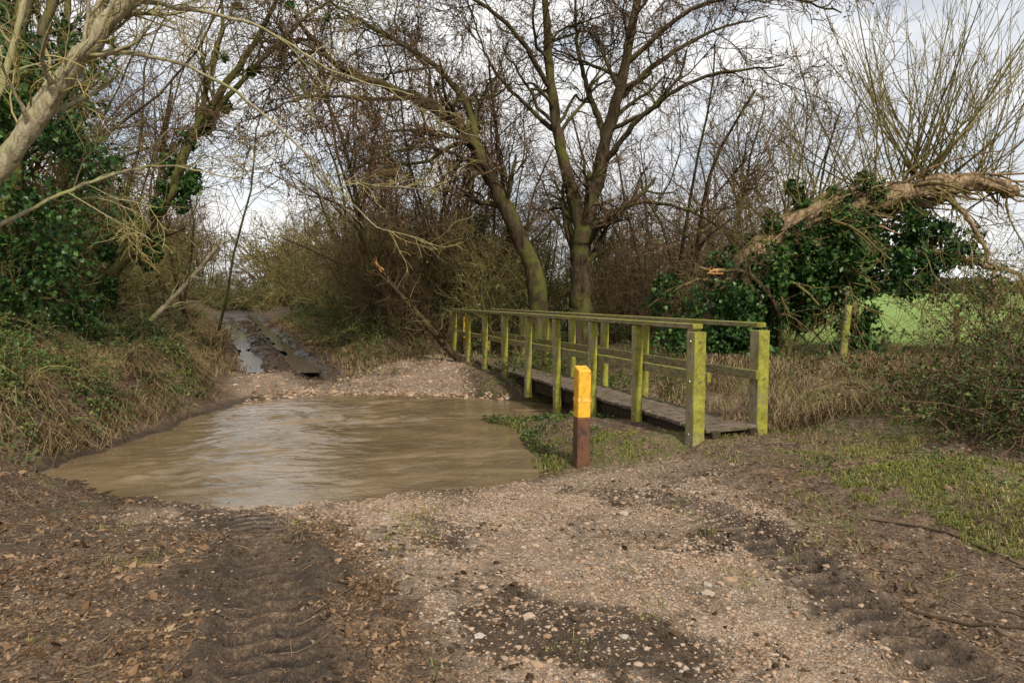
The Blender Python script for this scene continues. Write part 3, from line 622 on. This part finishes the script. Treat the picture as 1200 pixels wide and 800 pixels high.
C=sample(1300,-6,5,2.2,7,lambda z,x,y:(z[4]*(z[6]>.1)*np.where(x<0,1,.3)+.03+.2*z[2])*offrut(x,y)*(z[6]>.1)); C[:,2]+=.008; leaves(g,C,.055,0,0.,.2,.6,.5)
C=sample(9000,-17,-1,13,30,lambda z,x,y:(1-z[0])*(1-.85*z[5])*np.clip(.3+3*fbm(x*1.2,y*1.2,78),.02,1)*np.exp(-((np.abs(x-xc(y))-1.5)/.5)**2),False); C[:,2]+=.01
leaves(g,C,.07,0,0.,.15,.55,.6)
C=sample(9000,-9,-4.7,7.0,13,lambda z,x,y:leftbank(x,y)*(z[6]>.1),False); C[:,2]+=U(0,.1,len(C)); leaves(g,C,.05,0,0.,.2,.6,.3)
g.obj('leaf_litter',[M_litter])
g=Geo(); C=sample(1600,-7,5.5,2.2,8.5,lambda z,x,y:(z[4]+.1*z[1]+.04)*(z[6]>.2)); C[:,2]+=.008
d=rng.normal(size=(len(C),3))*[1,1,.03]; P=walk(C,d,.04+.10*rng.exponential(size=len(C)),5,.2,0); P[:,:,2]=H(P[:,:,0],P[:,:,1])+.005; tubes(g,P,U(.0012,.0038,len(C))[:,None]*np.ones((1,5)),4)
C=sample(500,-8,-4.9,7.2,12.5,lambda z,x,y:leftbank(x,y)*(z[6]>.2),False); P=walk(C,rng.normal(size=(len(C),3))*[1,1,.3]+[.3,-.2,.9],U(.3,1.1,len(C)),8,.25,-.16); tubes(g,P,.004*np.linspace(1,.5,8)[None]*np.ones((len(C),1)),3)
for p in [[(2.0,3.3,.03),(2.4,3.15,.05),(2.75,3.3,.05)],[(.9,4.2,.03),(1.2,4.5,.04),(1.5,4.55,.04)],[(3.,2.9,.1),(3.4,3.3,.12),(3.6,3.9,.2)],[(2.3,4.6,0),(2.7,4.2,0),(2.9,3.7,0),(3.3,3.4,0)]]:
    P_,R_=limb(p,.010,.005,12,.4); P_[:,2]=H(P_[:,0],P_[:,1])+.008; tubes(g,P_[None],R_[None],6)
g.obj('fallen_twigs',[M_stick])
g=Geo(); C=sample(28000,-1,9,2.4,9.2,lambda z,x,y:z[2]*np.clip(.25+4*fbm(x*3,y*3,55),.02,1)*(z[6]>.12)); blades(g,C,.040,.002,1.0,0)
C=sample(9000,.5,14,10.5,16,lambda z,x,y:z[2],False); blades(g,C,.12,.004,.8,0)
C=sample(5000,-1.5,3,7.0,12.6,lambda z,x,y:((z[6]>.02)&(z[6]<.9)&(x>-.6))*np.clip(.2+3*fbm(x*2.6,y*2.6,56),.02,1),False); blades(g,C,.08,.0025,.9,0)
C=sample(1400,-4,2,2.3,7,lambda z,x,y:(fbm(x*3,y*3,90)>.19).astype(float)*(z[6]>.2)); blades(g,C,.04,.002,.8,0)
C=sample(5000,-8,-4.6,7.0,12.5,lambda z,x,y:leftbank(x,y)*(z[6]>.03)*np.clip(.1+3*fbm(x*1.5,y*1.5,166),.02,1),False); blades(g,C,.16,.003,1.1,0,(.6,-.3,0),.75)
C=sample(6000,-17,-1,13.5,32,lambda z,x,y:(1-z[0])*np.exp(-((np.abs(x-xc(y))-1.9)/.45)**2),False); blades(g,C,.13,.006,1.,0)
g.obj('grass',[M_grass])
g=Geo()
C=sample(17000,-8,-4.6,7.0,12.5,lambda z,x,y:leftbank(x,y)*(z[6]>.0)*np.clip(.15+4.5*fbm(x*2.2,y*2.2,66),.02,1),False); blades(g,C,.25,.0035,1.2,0,(.55,-.3,0),.8)
C=sample(8000,-16,-5,12.5,26,lambda z,x,y:np.exp(-((xL(y)-x-.6)/.7)**2)*np.clip(.3+3*fbm(x*1.5,y*1.5,166),.02,1),False); blades(g,C,.22,.006,1.,0,(.6,0,0),.7)
C=sample(14000,2.4,9,7.6,13,lambda z,x,y:(z[6]>.05)*np.clip(.3+3.5*fbm(x*1.8,y*1.8,68),.05,1),False); blades(g,C,.26,.004,1.1,0,None,.8)
C=sample(5000,-4,1,13.8,18,lambda z,x,y:(1-z[0])*(1-z[1]),False); blades(g,C,.2,.005,1.,0)
C=sample(5500,2.,7,3,8,lambda z,x,y:z[2]*np.clip(.2+3*fbm(x*2.2,y*2.2,57),.02,1),False); blades(g,C,.06,.002,1.2,0)
g.obj('dead_grass',[M_straw])
g=Geo(); C=sample(24000,-9,-4.5,7.0,13,lambda z,x,y:leftbank(x,y)*(z[6]>.12)*np.clip(.15+4*fbm(x*1.6,y*1.6,67),.02,1),False); C[:,2]+=U(0,.26,len(C)); leaves(g,C,.05,0)
C=sample(4500,-2,3,7.3,12.4,lambda z,x,y:((z[6]>.02)&(z[6]<.8)&(x>-.6))*np.clip(.2+3*fbm(x*1.2,y*1.2,69),.02,1),False); C[:,2]+=U(0,.08,len(C)); leaves(g,C,.035,0)
C=sample(2500,2.5,8,4,9,lambda z,x,y:z[2]*np.clip(.2+3*fbm(x*1.2,y*1.2,70),.02,1),False); C[:,2]+=U(0,.04,len(C)); leaves(g,C,.025,0)
g.obj('ground_ivy',[M_leafg])
# ------------------------------------------------------------------ light, sky, camera
w=bpy.data.worlds.new('World'); S.world=w; w.use_nodes=True; nt=w.node_tree; nt.nodes.clear(); L=nt.links.new
el,az=math.radians(40),math.radians(155)
sky=nd(nt,'ShaderNodeTexSky',sky_type='NISHITA',sun_disc=False,sun_elevation=el,sun_rotation=az)
b1=nd(nt,'ShaderNodeBackground',Strength=.13); L(sky.outputs[0],b1.inputs[0])
co=coord(nt,(1,1,2.2),'Generated')
cl=ramp(nt,noise(nt,co,2.6,5,.6,.3),[(.30,(.62,.66,.73)),(.44,(.86,.88,.91)),(.54,(1.0,.997,.985))])
b2=nd(nt,'ShaderNodeBackground',Strength=1.05); L(cl,b2.inputs[0])
mk=ramp(nt,noise(nt,co,3.4,4,.55,.2),[(.36,.45),(.50,1.)])
mx=nd(nt,'ShaderNodeMixShader'); L(mk,mx.inputs[0]); L(b1.outputs[0],mx.inputs[1]); L(b2.outputs[0],mx.inputs[2])
out=nd(nt,'ShaderNodeOutputWorld'); L(mx.outputs[0],out.inputs[0])
sun=bpy.data.lights.new('sun','SUN'); sun.energy=4.2; sun.angle=math.radians(3); sun.color=(1,.93,.81)
so=bpy.data.objects.new('sun',sun); S.collection.objects.link(so)
from mathutils import Vector
dv=Vector((math.sin(az)*math.cos(el),math.cos(az)*math.cos(el),math.sin(el))); so.rotation_euler=dv.to_track_quat('Z','Y').to_euler()
cam=bpy.data.cameras.new('camera'); cam.lens=24; cam.sensor_width=36; cam.clip_end=3000; cam.clip_start=.05
c=bpy.data.objects.new('camera',cam); S.collection.objects.link(c); c.location=(0,0,1.65); c.rotation_euler=(math.radians(90-4.43),0,0)
S.camera=c
S.view_settings.view_transform='Standard'; S.view_settings.look='None'; S.view_settings.exposure=0
